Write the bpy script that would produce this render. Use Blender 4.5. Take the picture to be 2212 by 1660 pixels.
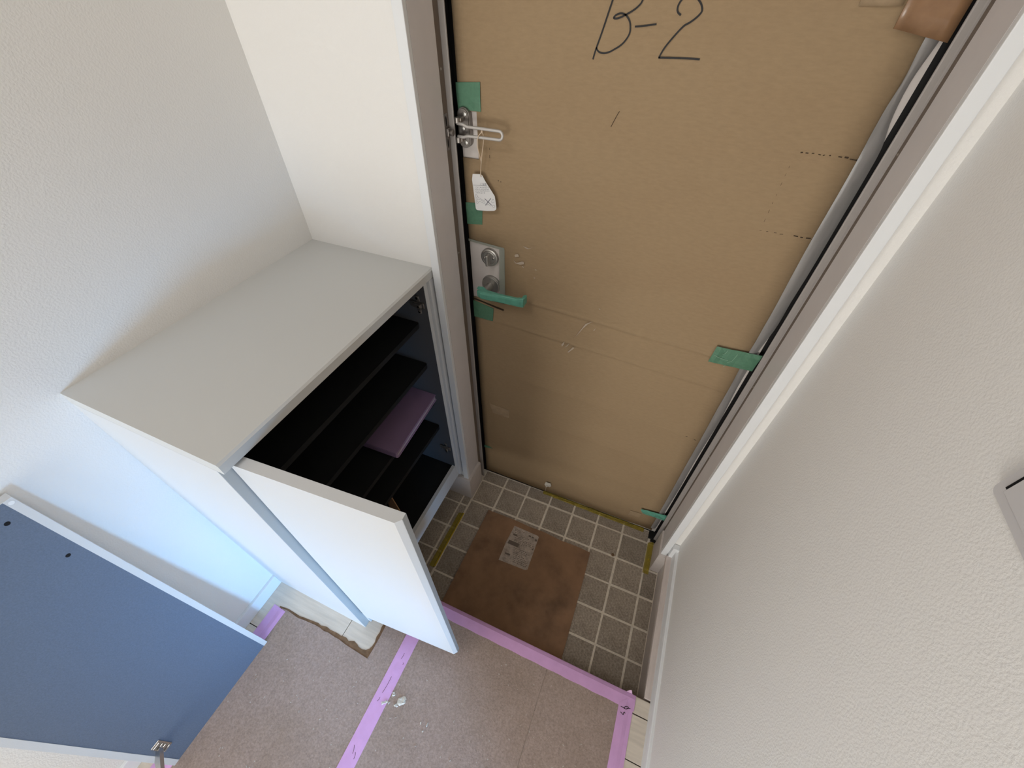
import bpy, bmesh, math, random
from mathutils import Vector, Matrix

# ------------------------------------------------------------------ clearing
for o in list(bpy.data.objects):
    bpy.data.objects.remove(o)
SC = bpy.context.scene
COL = SC.collection
U = 0.105                      # one tile pitch of the entry floor in metres; all sizes below are in tile pitches
R = random.Random(7)

# ------------------------------------------------------------------ camera
cam = bpy.data.cameras.new('camera')
cam.sensor_width = 36.0
cam.lens = 36.0 * 875.87 / 2212.0
cam.clip_start = 0.01
cob = bpy.data.objects.new('camera', cam)
COL.objects.link(cob)
ax_r = Vector((0.920769615, 0.390091406, 0.003465575))
ax_d = Vector((0.282046299, -0.659550719, -0.696737206))
ax_f = Vector((-0.269505474, 0.642511902, -0.717318099))
m3 = Matrix((ax_r, -ax_d, -ax_f)).transposed()
cob.matrix_world = Matrix.Translation(Vector((4.6793, -7.9157, 15.2485)) * U) @ m3.to_4x4()
SC.camera = cob

# ------------------------------------------------------------------ world, lights, exposure
W = bpy.data.worlds.new('world')
SC.world = W
W.use_nodes = True
W.node_tree.nodes['Background'].inputs[0].default_value = (1.0, 0.97, 0.94, 1)
W.node_tree.nodes['Background'].inputs[1].default_value = 0.06

def area(name, loc, target, sx, sy, power, color):
    l = bpy.data.lights.new(name, 'AREA')
    l.shape = 'RECTANGLE'
    l.size = sx * U
    l.size_y = sy * U
    l.energy = power
    l.color = color
    o = bpy.data.objects.new(name, l)
    COL.objects.link(o)
    o.location = Vector(loc) * U
    d = (Vector(target) - Vector(loc)).normalized()
    o.rotation_euler = d.to_track_quat('-Z', 'Y').to_euler()
    return o

# daylight from the low window of the side room (through the opening in the right wall, behind the camera)
side = area('side_room_window_light', (16.0, -20.6, 5.2), (-3.9, -7.2, 3.2), 3.6, 5.0, 5.0, (0.22, 0.54, 1.0))
side.data.spread = math.radians(46)
# the bright living room at the far end of the hall
area('hall_end_light', (0.6, -27.0, 6.6), (2.4, 0.0, 6.0), 8.0, 9.6, 21.0, (0.99, 0.98, 0.94))
# fill added under the hall ceiling, unseen behind the camera, to lift the walls
area('hall_ceiling_fill', (-1.4, -12.0, 23.5), (-1.4, -12.001, 0.0), 3.0, 4.0, 4.4, (1.0, 0.98, 0.98))
SC.view_settings.view_transform = 'Standard'
SC.view_settings.look = 'None'
SC.view_settings.gamma = 1.0
SC.view_settings.use_curve_mapping = False
SC.view_settings.exposure = 0.2

# ------------------------------------------------------------------ materials
def new_mat(name):
    m = bpy.data.materials.new(name)
    m.use_nodes = True
    nt = m.node_tree
    return m, nt, nt.nodes['Principled BSDF']

def mat(name, col, rough=0.6, var=0.0, vscale=30.0, bump=0.0, bscale=200.0, metal=0.0, spec=0.4,
        stretch=(1, 1, 1), rnd=0.0, speck=0.0, speck_col=(0.7, 0.68, 0.64), stain=0.0, stain_scale=6.0,
        stain_col=None, alpha=1.0, bdist=0.002):
    m, nt, b = new_mat(name)
    N, L = nt.nodes, nt.links
    b.inputs['Roughness'].default_value = rough
    b.inputs['Metallic'].default_value = metal
    b.inputs['Specular IOR Level'].default_value = spec
    b.inputs['Alpha'].default_value = alpha
    tc = N.new('ShaderNodeTexCoord')
    mp = N.new('ShaderNodeMapping')
    mp.inputs['Scale'].default_value = stretch
    L.new(tc.outputs['Object'], mp.inputs['Vector'])
    cur = None
    rgb = N.new('ShaderNodeRGB')
    rgb.outputs[0].default_value = (*col, 1)
    cur = rgb.outputs[0]
    def mixin(fac, colour, mode='MIX'):
        nonlocal cur
        mx = N.new('ShaderNodeMix')
        mx.data_type = 'RGBA'
        mx.blend_type = mode
        if isinstance(fac, float):
            mx.inputs[0].default_value = fac
        else:
            L.new(fac, mx.inputs[0])
        L.new(cur, mx.inputs[6])
        if isinstance(colour, tuple):
            mx.inputs[7].default_value = (*colour, 1)
        else:
            L.new(colour, mx.inputs[7])
        cur = mx.outputs[2]
    def noise(scale, detail=4.0, rough_=0.6):
        n = N.new('ShaderNodeTexNoise')
        n.inputs['Scale'].default_value = scale
        n.inputs['Detail'].default_value = detail
        n.inputs['Roughness'].default_value = rough_
        L.new(mp.outputs[0], n.inputs['Vector'])
        return n.outputs[0]
    def ramp(src, a, b_):
        r = N.new('ShaderNodeMapRange')
        r.inputs[1].default_value = a
        r.inputs[2].default_value = b_
        L.new(src, r.inputs[0])
        return r.outputs[0]
    if stain > 0:
        sc = stain_col or tuple(c * 0.55 for c in col)
        f = ramp(noise(stain_scale, 5.0), 0.45, 0.75)
        mu = N.new('ShaderNodeMath')
        mu.operation = 'MULTIPLY'
        mu.inputs[1].default_value = stain
        L.new(f, mu.inputs[0])
        mixin(mu.outputs[0], sc)
    if var > 0:
        f = ramp(noise(vscale), 0.3, 0.7)
        hi = N.new('ShaderNodeMapRange')
        hi.inputs[3].default_value = 1.0 - var
        hi.inputs[4].default_value = 1.0 + var
        L.new(f, hi.inputs[0])
        comb = N.new('ShaderNodeCombineColor')
        for i in range(3):
            L.new(hi.outputs[0], comb.inputs[i])
        mixin(1.0, comb.outputs[0], 'MULTIPLY')
    if rnd > 0:
        oi = N.new('ShaderNodeObjectInfo')
        hi = N.new('ShaderNodeMapRange')
        hi.inputs[3].default_value = 1.0 - rnd
        hi.inputs[4].default_value = 1.0 + rnd
        L.new(oi.outputs['Random'], hi.inputs[0])
        comb = N.new('ShaderNodeCombineColor')
        for i in range(3):
            L.new(hi.outputs[0], comb.inputs[i])
        mixin(1.0, comb.outputs[0], 'MULTIPLY')
    if speck > 0:
        v = N.new('ShaderNodeTexVoronoi')
        v.inputs['Scale'].default_value = 38.0
        L.new(mp.outputs[0], v.inputs['Vector'])
        f = N.new('ShaderNodeMath')
        f.operation = 'LESS_THAN'
        f.inputs[1].default_value = speck
        L.new(v.outputs['Distance'], f.inputs[0])
        mixin(f.outputs[0], speck_col)
    L.new(cur, b.inputs['Base Color'])
    if bump > 0:
        bn = N.new('ShaderNodeBump')
        bn.inputs['Strength'].default_value = bump
        bn.inputs['Distance'].default_value = bdist
        L.new(noise(bscale, 3.0, 0.55), bn.inputs['Height'])
        L.new(bn.outputs[0], b.inputs['Normal'])
    return m

M = {}
M['wall'] = mat('embossed_wallpaper', (0.84, 0.82, 0.79), 0.75, bump=0.42, bscale=310, bdist=0.0015, spec=0.25)
M['casing'] = mat('white_casing', (0.80, 0.81, 0.82), 0.45, bump=0.05, bscale=60)
M['base'] = mat('pinkish_white_baseboard', (0.66, 0.60, 0.565), 0.5, var=0.05, vscale=20, bump=0.1, bscale=90)
M['ledge'] = mat('pinkish_wood_ledge', (0.62, 0.54, 0.50), 0.5, var=0.08, vscale=18, stretch=(6, 0.5, 1))
M['reveal'] = mat('taupe_painted_steel', (0.70, 0.665, 0.66), 0.45, var=0.03, vscale=15, spec=0.4)
M['frame'] = mat('taupe_door_frame', (0.34, 0.31, 0.29), 0.38, var=0.02, spec=0.5)
M['groove'] = mat('brown_frame_groove', (0.17, 0.13, 0.10), 0.5)
M['black'] = mat('black_rubber', (0.008, 0.007, 0.007), 0.6)
M['leaf'] = mat('pale_grey_door_steel', (0.64, 0.585, 0.55), 0.42, var=0.02, spec=0.4)
M['cab'] = mat('white_melamine', (0.63, 0.632, 0.63), 0.5, bump=0.12, bscale=500, bdist=0.0006)
M['counter'] = mat('white_laminate_worktop', (0.60, 0.595, 0.57), 0.5, bump=0.05, bscale=500, bdist=0.0005)
M['slate'] = mat('slate_grey_laminate', (0.123, 0.155, 0.213), 0.55, bump=0.35, bscale=420, var=0.10, vscale=330, bdist=0.0007)
M['inside'] = mat('shaded_slate_laminate', (0.014, 0.0145, 0.015), 0.75, bump=0.1, bscale=420, spec=0.15)  # slate laminate, with the shade inside the cabinet darkened into its colour
M['inside2'] = mat('slate_side_laminate', (0.098, 0.097, 0.102), 0.6, bump=0.1, bscale=420, spec=0.2)
M['card'] = mat('kraft_cardboard', (0.345, 0.245, 0.145), 0.85, var=0.055, vscale=75, bump=0.25, bscale=110,
                stretch=(0.8, 1, 2.6), spec=0.1, stain=0.3, stain_scale=3.0, stain_col=(0.30, 0.20, 0.115), bdist=0.001)
M['mat_card'] = mat('dirty_kraft_cardboard', (0.33, 0.195, 0.115), 0.9, var=0.12, vscale=14, stain=0.7, stain_scale=9,
                    stain_col=(0.13, 0.085, 0.06), spec=0.05)
M['crease'] = mat('scored_cardboard', (0.36, 0.25, 0.145), 0.9, spec=0.05)
M['board'] = mat('grey_brown_chipboard_sheet', (0.365, 0.285, 0.248), 0.9, var=0.20, vscale=210, bump=0.3, bscale=300,
                 stain=0.6, stain_scale=4, stain_col=(0.26, 0.195, 0.145), spec=0.1, speck=0.055, speck_col=(0.5, 0.47, 0.43))
M['torn'] = mat('torn_brown_board_layer', (0.20, 0.125, 0.075), 0.95, var=0.25, vscale=60, spec=0.05)
M['plank'] = mat('white_oak_floor_plank', (0.66, 0.59, 0.50), 0.5, var=0.10, vscale=18, stretch=(0.5, 6, 1), rnd=0.04)
M['gap'] = mat('dark_plank_joint', (0.06, 0.045, 0.035), 0.9)
M['tile'] = mat('grey_brown_floor_tile', (0.385, 0.325, 0.26), 0.75, var=0.36, vscale=150, bump=0.5, bscale=160, rnd=0.14,
                stain=0.5, stain_scale=14, stain_col=(0.22, 0.18, 0.14), spec=0.2)
M['grout'] = mat('pale_grout', (0.80, 0.72, 0.60), 0.9, var=0.12, vscale=60)
M['pink'] = mat('pink_curing_tape', (0.66, 0.38, 0.67), 0.5, var=0.05, vscale=25, spec=0.3)
M['pink_back'] = mat('pale_tape_back', (0.62, 0.42, 0.58), 0.6)
M['green'] = mat('green_curing_tape', (0.098, 0.225, 0.140), 0.5, var=0.10, vscale=120, spec=0.35, stretch=(1, 1, 1))
M['teal'] = mat('teal_curing_tape', (0.115, 0.345, 0.255), 0.42, var=0.12, vscale=60, bump=0.25, bscale=50, spec=0.45)
M['yellow'] = mat('yellow_masking_tape', (0.45, 0.34, 0.025), 0.6, var=0.22, vscale=40, alpha=0.5)
M['tan'] = mat('tan_paper_tape', (0.43, 0.31, 0.19), 0.6, var=0.12, vscale=40, alpha=0.9)
M['pack'] = mat('glossy_brown_packing_tape', (0.30, 0.17, 0.09), 0.22, var=0.18, vscale=20, bump=0.3, bscale=25, spec=0.5)
M['film'] = mat('grey_plastic_film', (0.30, 0.285, 0.275), 0.28, var=0.20, vscale=14, bump=0.5, bscale=18, spec=0.5, alpha=0.80,
                stretch=(2.5, 1, 0.35))
M['clear'] = mat('clear_greenish_tape', (0.36, 0.37, 0.31), 0.35, alpha=0.6)
M['ink'] = mat('black_marker_ink', (0.012, 0.010, 0.010), 0.6)
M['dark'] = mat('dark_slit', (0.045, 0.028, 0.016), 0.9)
M['hole'] = mat('drilled_hole', (0.004, 0.004, 0.005), 0.9)
M['steel'] = mat('brushed_steel', (0.52, 0.50, 0.47), 0.33, metal=0.9, var=0.04, vscale=80)
M['bar'] = mat('matte_silver_bar', (0.56, 0.53, 0.50), 0.45, metal=0.35)
M['satin'] = mat('satin_nickel', (0.40, 0.385, 0.36), 0.38, metal=0.85)
M['dsteel'] = mat('dark_bronze_steel', (0.27, 0.245, 0.225), 0.4, metal=0.75)
M['chrome'] = mat('chromed_hinge_steel', (0.60, 0.58, 0.55), 0.2, metal=1.0)
M['paper'] = mat('white_card_paper', (0.80, 0.79, 0.78), 0.7)
M['grey_print'] = mat('grey_print', (0.22, 0.22, 0.25), 0.8)
M['string'] = mat('beige_string', (0.66, 0.52, 0.38), 0.8)
M['edge'] = mat('grey_edge_band', (0.42, 0.42, 0.405), 0.5)
M['fleck'] = mat('pale_crumb', (0.50, 0.46, 0.42), 0.9)
M['plaster'] = mat('dried_plaster', (0.62, 0.58, 0.51), 0.9, var=0.15, vscale=90, bump=0.5, bscale=150)
M['scuff'] = mat('pale_scuff', (0.56, 0.46, 0.36), 0.9, alpha=0.8)
M['label'] = mat('dirty_white_label', (0.50, 0.42, 0.35), 0.85, var=0.25, vscale=90, stain=0.6, stain_scale=25, stain_col=(0.30, 0.22, 0.16))
M['lprint'] = mat('faded_label_print', (0.17, 0.135, 0.11), 0.9)
M['lav'] = mat('lavender_paper_cover', (0.29, 0.19, 0.32), 0.55, var=0.04, vscale=20)
M['lavpage'] = mat('pale_lilac_pages', (0.40, 0.32, 0.38), 0.8)
M['switch'] = mat('grey_white_switch_plastic', (0.60, 0.58, 0.58), 0.4)
M['cabcard'] = mat('brown_carton_card', (0.30, 0.17, 0.08), 0.9, var=0.1)

# ------------------------------------------------------------------ helpers
def world_loc(o):
    v = Vector((0, 0, 0))
    while o is not None:
        v += o.location
        o = o.parent
    return v

def obj(name, verts, faces, material, parent=None, smooth=False, label=None, cat=None, group=None, kind=None, origin=None):
    """one mesh object; verts are given in tile pitches in the place's own frame"""
    vs = [Vector(v) * U for v in verts]
    if parent is not None:
        org = Vector((0, 0, 0))
        base = world_loc(parent)
    else:
        lo = Vector([min(v[i] for v in vs) for i in range(3)])
        hi = Vector([max(v[i] for v in vs) for i in range(3)])
        org = Vector(((lo.x + hi.x) / 2, (lo.y + hi.y) / 2, lo.z))
        base = org
    me = bpy.data.meshes.new(name)
    me.from_pydata([tuple(v - base) for v in vs], [], faces)
    me.materials.append(material)
    me.update()
    bm = bmesh.new()
    bm.from_mesh(me)
    bmesh.ops.recalc_face_normals(bm, faces=bm.faces)
    bm.to_mesh(me)
    bm.free()
    if smooth:
        for p in me.polygons:
            p.use_smooth = True
    o = bpy.data.objects.new(name, me)
    COL.objects.link(o)
    o.location = org
    if parent is not None:
        o.parent = parent
    tag(o, label, cat, group, kind)
    return o

def tag(o, label=None, cat=None, group=None, kind=None):
    if label: o['label'] = label
    if cat: o['category'] = cat
    if group: o['group'] = group
    if kind: o['kind'] = kind
    return o

def empty(name, loc, label=None, cat=None, group=None, kind=None):
    o = bpy.data.objects.new(name, None)
    o.empty_display_size = 0.02
    COL.objects.link(o)
    o.location = Vector(loc) * U
    tag(o, label, cat, group, kind)
    return o

class MB:
    """collects verts and faces of one mesh"""
    def __init__(s):
        s.v, s.f = [], []
    def add(s, vs, fs):
        n = len(s.v)
        s.v += [tuple(v) for v in vs]
        s.f += [tuple(i + n for i in f) for f in fs]
        return s
    def box(s, x0, x1, y0, y1, z0, z1, bev=0.0, fr=None):
        vs, fs = box_data(x0, x1, y0, y1, z0, z1, bev)
        if fr: vs = [fr(v) for v in vs]
        return s.add(vs, fs)
    def prism(s, poly, lo, hi, axis='z', fr=None):
        """poly extruded along an axis"""
        n = len(poly)
        def P(a, b, c):
            return {'z': (a, b, c), 'y': (a, c, b), 'x': (c, a, b)}[axis]
        vs = [P(a, b, lo) for a, b in poly] + [P(a, b, hi) for a, b in poly]
        if fr: vs = [fr(v) for v in vs]
        fs = [tuple(range(n))[::-1], tuple(range(n, 2 * n))]
        fs += [(i, (i + 1) % n, n + (i + 1) % n, n + i) for i in range(n)]
        return s.add(vs, fs)
    def lathe(s, c, axis, prof, n=24, fr=None):
        """prof: list of (radius, distance along axis) ; axis a unit vector"""
        ax = Vector(axis).normalized()
        t = Vector((0, 0, 1)) if abs(ax.z) < 0.9 else Vector((1, 0, 0))
        e1 = ax.cross(t).normalized()
        e2 = ax.cross(e1)
        c = Vector(c)
        vs = []
        for r, h in prof:
            for k in range(n):
                a = 2 * math.pi * k / n
                vs.append(tuple(c + ax * h + (e1 * math.cos(a) + e2 * math.sin(a)) * r))
        fs = []
        for i in range(len(prof) - 1):
            for k in range(n):
                fs.append((i * n + k, i * n + (k + 1) % n, (i + 1) * n + (k + 1) % n, (i + 1) * n + k))
        fs.append(tuple(range(n))[::-1])
        fs.append(tuple(range((len(prof) - 1) * n, len(prof) * n)))
        if fr: vs = [fr(v) for v in vs]
        return s.add(vs, fs)
    def tube(s, pts, r, n=10, closed=False):
        pts = [Vector(p) for p in pts]
        N = len(pts)
        vs, fs = [], []
        prev = None
        for i, p in enumerate(pts):
            a = pts[i - 1] if (i > 0 or closed) else p
            b = pts[(i + 1) % N] if (i < N - 1 or closed) else p
            t = (b - a).normalized()
            if prev is None:
                u = t.orthogonal().normalized()
            else:
                u = (prev - t * prev.dot(t)).normalized()
            prev = u
            w = t.cross(u)
            rr = r[i] if isinstance(r, (list, tuple)) else r
            for k in range(n):
                ang = 2 * math.pi * k / n
                vs.append(tuple(p + (u * math.cos(ang) + w * math.sin(ang)) * rr))
        m = N if closed else N - 1
        for i in range(m):
            j = (i + 1) % N
            for k in range(n):
                fs.append((i * n + k, i * n + (k + 1) % n, j * n + (k + 1) % n, j * n + k))
        if not closed:
            fs.append(tuple(range(n))[::-1])
            fs.append(tuple(range((N - 1) * n, N * n)))
        return s.add(vs, fs)
    def build(s, name, material, parent=None, **k):
        return obj(name, s.v, s.f, material, parent, **k)

def box_data(x0, x1, y0, y1, z0, z1, bev=0.0):
    if bev <= 0:
        vs = [(x, y, z) for z in (z0, z1) for y in (y0, y1) for x in (x0, x1)]
        fs = [(0, 2, 3, 1), (4, 5, 7, 6), (0, 1, 5, 4), (2, 6, 7, 3), (0, 4, 6, 2), (1, 3, 7, 5)]
        return vs, fs
    bm = bmesh.new()
    r = bmesh.ops.create_cube(bm, size=1.0)
    for v in bm.verts:
        v.co = Vector(((x0 + x1) / 2 + v.co.x * (x1 - x0), (y0 + y1) / 2 + v.co.y * (y1 - y0), (z0 + z1) / 2 + v.co.z * (z1 - z0)))
    bmesh.ops.bevel(bm, geom=list(bm.edges), offset=bev, segments=2, profile=0.5, affect='EDGES')
    bm.verts.index_update()
    vs = [tuple(v.co) for v in bm.verts]
    fs = [tuple(v.index for v in f.verts) for f in bm.faces]
    bm.free()
    return vs, fs

def box(name, x0, x1, y0, y1, z0, z1, material, parent=None, bev=0.0, fr=None, **k):
    return MB().box(x0, x1, y0, y1, z0, z1, bev, fr).build(name, material, parent, **k)

def smooth_path(pts, sub=6):
    out = []
    P = [Vector((*p, 0)) if len(p) == 2 else Vector(p) for p in pts]
    for i in range(len(P) - 1):
        a, b, c, d = P[max(i - 1, 0)], P[i], P[i + 1], P[min(i + 2, len(P) - 1)]
        for k in range(sub):
            t = k / sub
            out.append(0.5 * ((2 * b) + (c - a) * t + (2 * a - 5 * b + 4 * c - d) * t * t + (3 * b - a - 3 * c + d) * t ** 3))
    out.append(P[-1])
    return out

def ribbon(mb, pts, w, place, smooth=True, th=0.004):
    """flat pen stroke along 2D pts; place(a, b, lift) puts it on its surface"""
    P = smooth_path(pts) if smooth else [Vector((*p, 0)) for p in pts]
    n = len(P)
    vs = []
    for i, p in enumerate(P):
        a, b = P[max(i - 1, 0)], P[min(i + 1, n - 1)]
        t = (b - a)
        t = t.normalized() if t.length > 1e-9 else Vector((1, 0, 0))
        q = Vector((-t.y, t.x, 0)) * (w / 2)
        vs += [place(p.x + q.x, p.y + q.y, th), place(p.x - q.x, p.y - q.y, th)]
    mb.add(vs, [(2 * i, 2 * i + 1, 2 * i + 3, 2 * i + 2) for i in range(n - 1)])
    return mb

def wavy_strip(poly_edges, nseg, place, amp=0.0, seed=0):
    """quad strip sheet between edge A (p0->p1) and edge B (p3->p2) with small out-of-plane waves"""
    rr = random.Random(seed)
    p0, p1, p2, p3 = [Vector((*p, 0)) for p in poly_edges]
    vs, fs = [], []
    m = 4
    for i in range(nseg + 1):
        t = i / nseg
        a, b = p0.lerp(p1, t), p3.lerp(p2, t)
        for j in range(m + 1):
            q = a.lerp(b, j / m)
            edge = 0.5 if j in (0, m) else 1.0
            vs.append(place(q.x, q.y, amp * rr.random() * edge))
    for i in range(nseg):
        for j in range(m):
            k = i * (m + 1) + j
            fs.append((k, k + 1, k + m + 2, k + m + 1))
    return vs, fs

def solid(o, th):
    md = o.modifiers.new('thickness', 'SOLIDIFY')
    md.thickness = th * U
    md.offset = 0.0
    return o

# main levels
H = 1.543       # hall floor above the tiled entry floor
HC = 10.36      # shoe cabinet worktop
XL, XR = -3.878, 7.65
YN = -0.78      # wall beside the door
YS = -5.137     # front edge of the raised floor
ZC = H + 22.4

# ------------------------------------------------------------------ room shell
# left wall, right wall with an opening behind the camera, walls beside the door, ceiling
box('wall_left', XL - 1, XL, -30, YN + 1.5, -0.4, ZC, M['wall'], kind='structure')
mb = MB()
mb.box(XR, XR + 1, -11.2, YN + 1.5, -0.4, ZC)
mb.box(XR, XR + 1, -30, -16.3, -0.4, ZC)
mb.box(XR, XR + 1, -16.3, -11.2, H + 20, ZC)
mb.build('wall_right', M['wall'], kind='structure')
mb = MB()
mb.box(XL, -0.28, YN, 0.55, -0.3, ZC)
mb.build('wall_entry', M['wall'], kind='structure')
box('wall_entry.001', 7.44, XR, YN, 0.55, -0.3, ZC, M['wall'], kind='structure')
box('wall_entry.002', -0.28, 7.44, YN, 0.55, 19.3, ZC, M['wall'], kind='structure')
box('wall_back', XL - 1, XR + 12, -30.6, -30, -0.4, ZC, M['wall'], kind='structure')
box('ceiling', XL - 1, XR + 12, -30, 1.5, ZC, ZC + 1, M['casing'], kind='structure')

# ------------------------------------------------------------------ entry floor: grout bed and tiles
ent = box('floor_entry', XL, XR, YS, 0.56, -0.4, -0.022, M['grout'], kind='structure')
tile_cache = {}
def tile(x0, x1, y0, y1):
    g = 0.036
    sx, sy = round(x1 - x0 - 2 * g, 3), round(y1 - y0 - 2 * g, 3)
    key = (sx, sy)
    cx, cy = (x0 + x1) / 2, (y0 + y1) / 2
    if key not in tile_cache:
        o = MB().box(-sx / 2, sx / 2, -sy / 2, sy / 2, -0.06, 0.0, 0.014).build('tile', M['tile'], ent)
        # small unevenness of the edges
        tile_cache[key] = o.data
        for v in o.data.vertices:
            v.co += world_loc(ent)   # data centred on the tile itself
    else:
        o = bpy.data.objects.new('tile', tile_cache[key])
        COL.objects.link(o)
        o.parent = ent
    o.location = Vector((cx + R.uniform(-.008, .008), cy + R.uniform(-.008, .008), R.uniform(-0.006, 0.0))) * U - world_loc(ent)
    o.rotation_euler = (R.uniform(-.004, .004), R.uniform(-.004, .004), R.uniform(-.006, .006))
xs = [0, 1, 2, 3, 4, 5, 6, 7, 7.52]
ys = [0.52, 0, -1, -2, -3, -4, -5.13]
for i in range(8):
    for j in range(6):
        tile(xs[i], xs[i + 1], ys[j + 1], ys[j])
xs2 = [-2.05, -1.04, -0.36, 0.0]
ys2 = [-0.87, -1.32, -2.33, -3.33, -4.33, -5.13]
xs2 = [-2.36, -1.36, -0.36, 0.0]
for i in range(3):
    for j in range(5):
        tile(xs2[i], xs2[i + 1], ys2[j + 1], ys2[j])

# ------------------------------------------------------------------ raised hall floor: slab, riser, planks
hall = box('floor', XL, XR, -30, YS - 0.05, -0.4, H - 0.14, M['gap'], kind='structure')
box('riser', XL, XR, YS - 0.06, YS - 0.02, -0.02, H - 0.16, M['plank'], hall)
# nosing board with a rounded front edge
prof = [(YS - 0.385, H - 0.2), (YS - 0.385, H), (YS - 0.03, H), (YS - 0.01, H - 0.008), (YS - 0.002, H - 0.03), (YS, H - 0.07), (YS, H - 0.2)]
MB().prism(prof, XL, XR, 'x').build('nosing', M['plank'], hall)
row = 0
y = YS - 0.40
edges = [y, -6.49, -7.90, -9.36, -10.82, -12.28]
cuts = [(-1.9, 4.1), (-1.03, 4.1), (-3.2, 3.2), (-1.6, 5.4), (0.2, 6.0)]
for j in range(5):
    ya, yb = edges[j + 1], edges[j]
    xsj = [XL] + list(cuts[j]) + [XR]
    for i in range(len(xsj) - 1):
        yl, yh = ya, yb
        if xsj[i + 1] < 4.2 and j == 0: yl = -6.2
        if xsj[i + 1] < 4.2 and j == 1: yh = -6.2
        box('floor_plank', xsj[i] + .008, xsj[i + 1] - .008, yl + .010, yh - .010, H - 0.14, H, M['plank'], hall, bev=0.008)
box('floor_plank', XL, XR, -30, edges[5] - .01, H - 0.14, H, M['plank'], hall)

# ------------------------------------------------------------------ trims, baseboards, kerb
box('trim_1', -0.30, -0.10, -0.87, YN + 0.02, 1.30, 19.4, M['casing'], bev=0.012, kind='structure')
box('trim_2', 7.25, 7.45, -0.87, YN + 0.02, 1.30, 19.4, M['casing'], bev=0.012, kind='structure')
mb = MB()
mb.prism([(XL, -0.95), (0.0, -0.95), (0.0, 0.0), (-0.1, 0.0), (-0.1, -0.80), (XL, -0.80)], -0.02, 1.30)
mb.prism([(XL, -0.93), (-0.02, -0.93), (-0.02, 0.0), (-0.1, 0.0), (-0.1, -0.80), (XL, -0.80)], 1.30, 1.325)
mb.build('baseboard_entry', M['base'], kind='structure')
mb = MB()
mb.prism([(7.52, -0.95), (7.20, -0.95), (7.20, 0.0), (7.26, 0.0), (7.26, -0.80), (7.52, -0.80)], -0.02, 1.30)
mb.prism([(7.52, -0.93), (7.22, -0.93), (7.22, 0.0), (7.26, 0.0), (7.26, -0.80), (7.52, -0.80)], 1.30, 1.325)
mb.build('baseboard_entry.001', M['base'], kind='structure')
# skirting kerb along the tiled floor and the baseboards of the hall
kb = MB().box(7.51, XR, YS + 0.05, -0.80, -0.02, 1.36).build('baseboard_right_entry', M['base'], kind='structure')
MB().box(7.40, XR, YS + 0.04, -0.955, 1.36, H, 0.02).build('ledge_board', M['ledge'], kb)
bp = [(XR, H), (7.565, H), (7.565, H + 0.36), (7.572, H + 0.375), (7.572, H + 0.385), (7.565, H + 0.40), (7.572, H + 0.47), (7.60, H + 0.49), (XR, H + 0.49)]
mb = MB()
mb.prism([(a_, b_) for a_, b_ in bp], -11.2, -0.96, 'y')
mb.build('baseboard_right', M['casing'], kind='structure')
box('trim_3', 7.455, XR, -0.985, -0.79, 1.42, H + 0.62, M['casing'], bev=0.02, kind='structure')
mb = MB()
mb.box(XL, XL + 0.09, -30, -6.64, H, H + 0.52, 0.012)
mb.build('baseboard_left', M['casing'], kind='structure')

# ------------------------------------------------------------------ entrance door: frame, leaf, hardware
door = empty('door_1', (3.6, 0.6, 0.0), kind='structure')
fb = MB()
def frame_side(mb, X, s):
    # X(inset) gives x of an inset measured towards the opening
    mb.prism([(X(-0.15), -0.758), (X(0.0), -0.758), (X(0.0), 0.0), (X(-0.02), 0.02), (X(-0.20), 0.02)], 1.33, 19.3)
    mb.prism([(X(-0.20), -0.02), (X(-0.02), -0.02), (X(-0.02), 0.02), (X(-0.20), 0.02)], 0.0, 1.33)
XLf = lambda d: -0.10 + d
XRf = lambda d: 7.25 - d
frame_side(fb, XLf, 1)
frame_side(fb, XRf, 1)
fb.box(-0.25, 7.40, -0.75, 0.5, 19.1, 19.3)
fb.build('frame', M['reveal'], door)
g = MB()
g.box(-0.36, -0.12, 0.02, 0.22, 0.0, 19.2)
g.box(7.27, 7.44, 0.02, 0.22, 0.0, 19.2)
g.build('frame_groove', M['groove'], door)
st = MB()
st.prism([(-0.34, 0.19), (-0.165, 0.19), (-0.15, 0.205), (-0.02, 0.205), (-0.005, 0.212), (0.0, 0.225), (-0.004, 0.24), (-0.13, 0.265), (-0.34, 0.265)], 0.0, 19.2)
st.build('door_stop', M['frame'], door)
st = MB()
st.prism([(7.44, 0.19), (7.25, 0.19), (7.235, 0.205), (7.165, 0.205), (7.15, 0.212), (7.145, 0.225), (7.149, 0.24), (7.275, 0.265), (7.44, 0.265)], 0.0, 19.2)
st.build('door_stop', M['frame'], door)
gk = MB()
gk.box(-0.34, -0.14, 0.27, 0.58, 0.02, 19.2)
gk.box(7.28, 7.44, 0.27, 0.58, 0.02, 19.2)
gk.box(-0.30, 7.44, 0.62, 0.85, -0.3, 0.0)
gk.build('gasket', M['black'], door)
box('leaf', -0.035, 7.15, 0.545, 0.93, 0.03, 19.1, M['leaf'], door)
box('leaf_edge', -0.30, 7.44, 0.60, 0.95, 0.0, 19.2, M['black'], door)
box('threshold', -0.30, 7.46, 0.53, 0.62, -0.3, 0.01, M['black'], door)
MB().box(6.95, 7.24, 0.20, 0.52, 0.0, 0.06, 0.015).box(7.05, 7.25, 0.10, 0.30, 0.0, 0.035, 0.01).build('seal_end', M['black'], door)
# small frame screws
for (px, py, pz) in ((-0.121, 0.10, 13.95), (-0.121, 0.10, 10.35), (7.27, 0.1, 13.4), (7.27, 0.1, 8.6), (7.27, 0.1, 5.8)):
    MB().lathe((px, py, pz), (1 if px < 1 else -1, 0, 0), [(0.022, 0), (0.022, 0.008), (0.012, 0.014)], 10).build('screw', M['steel'], door)

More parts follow.
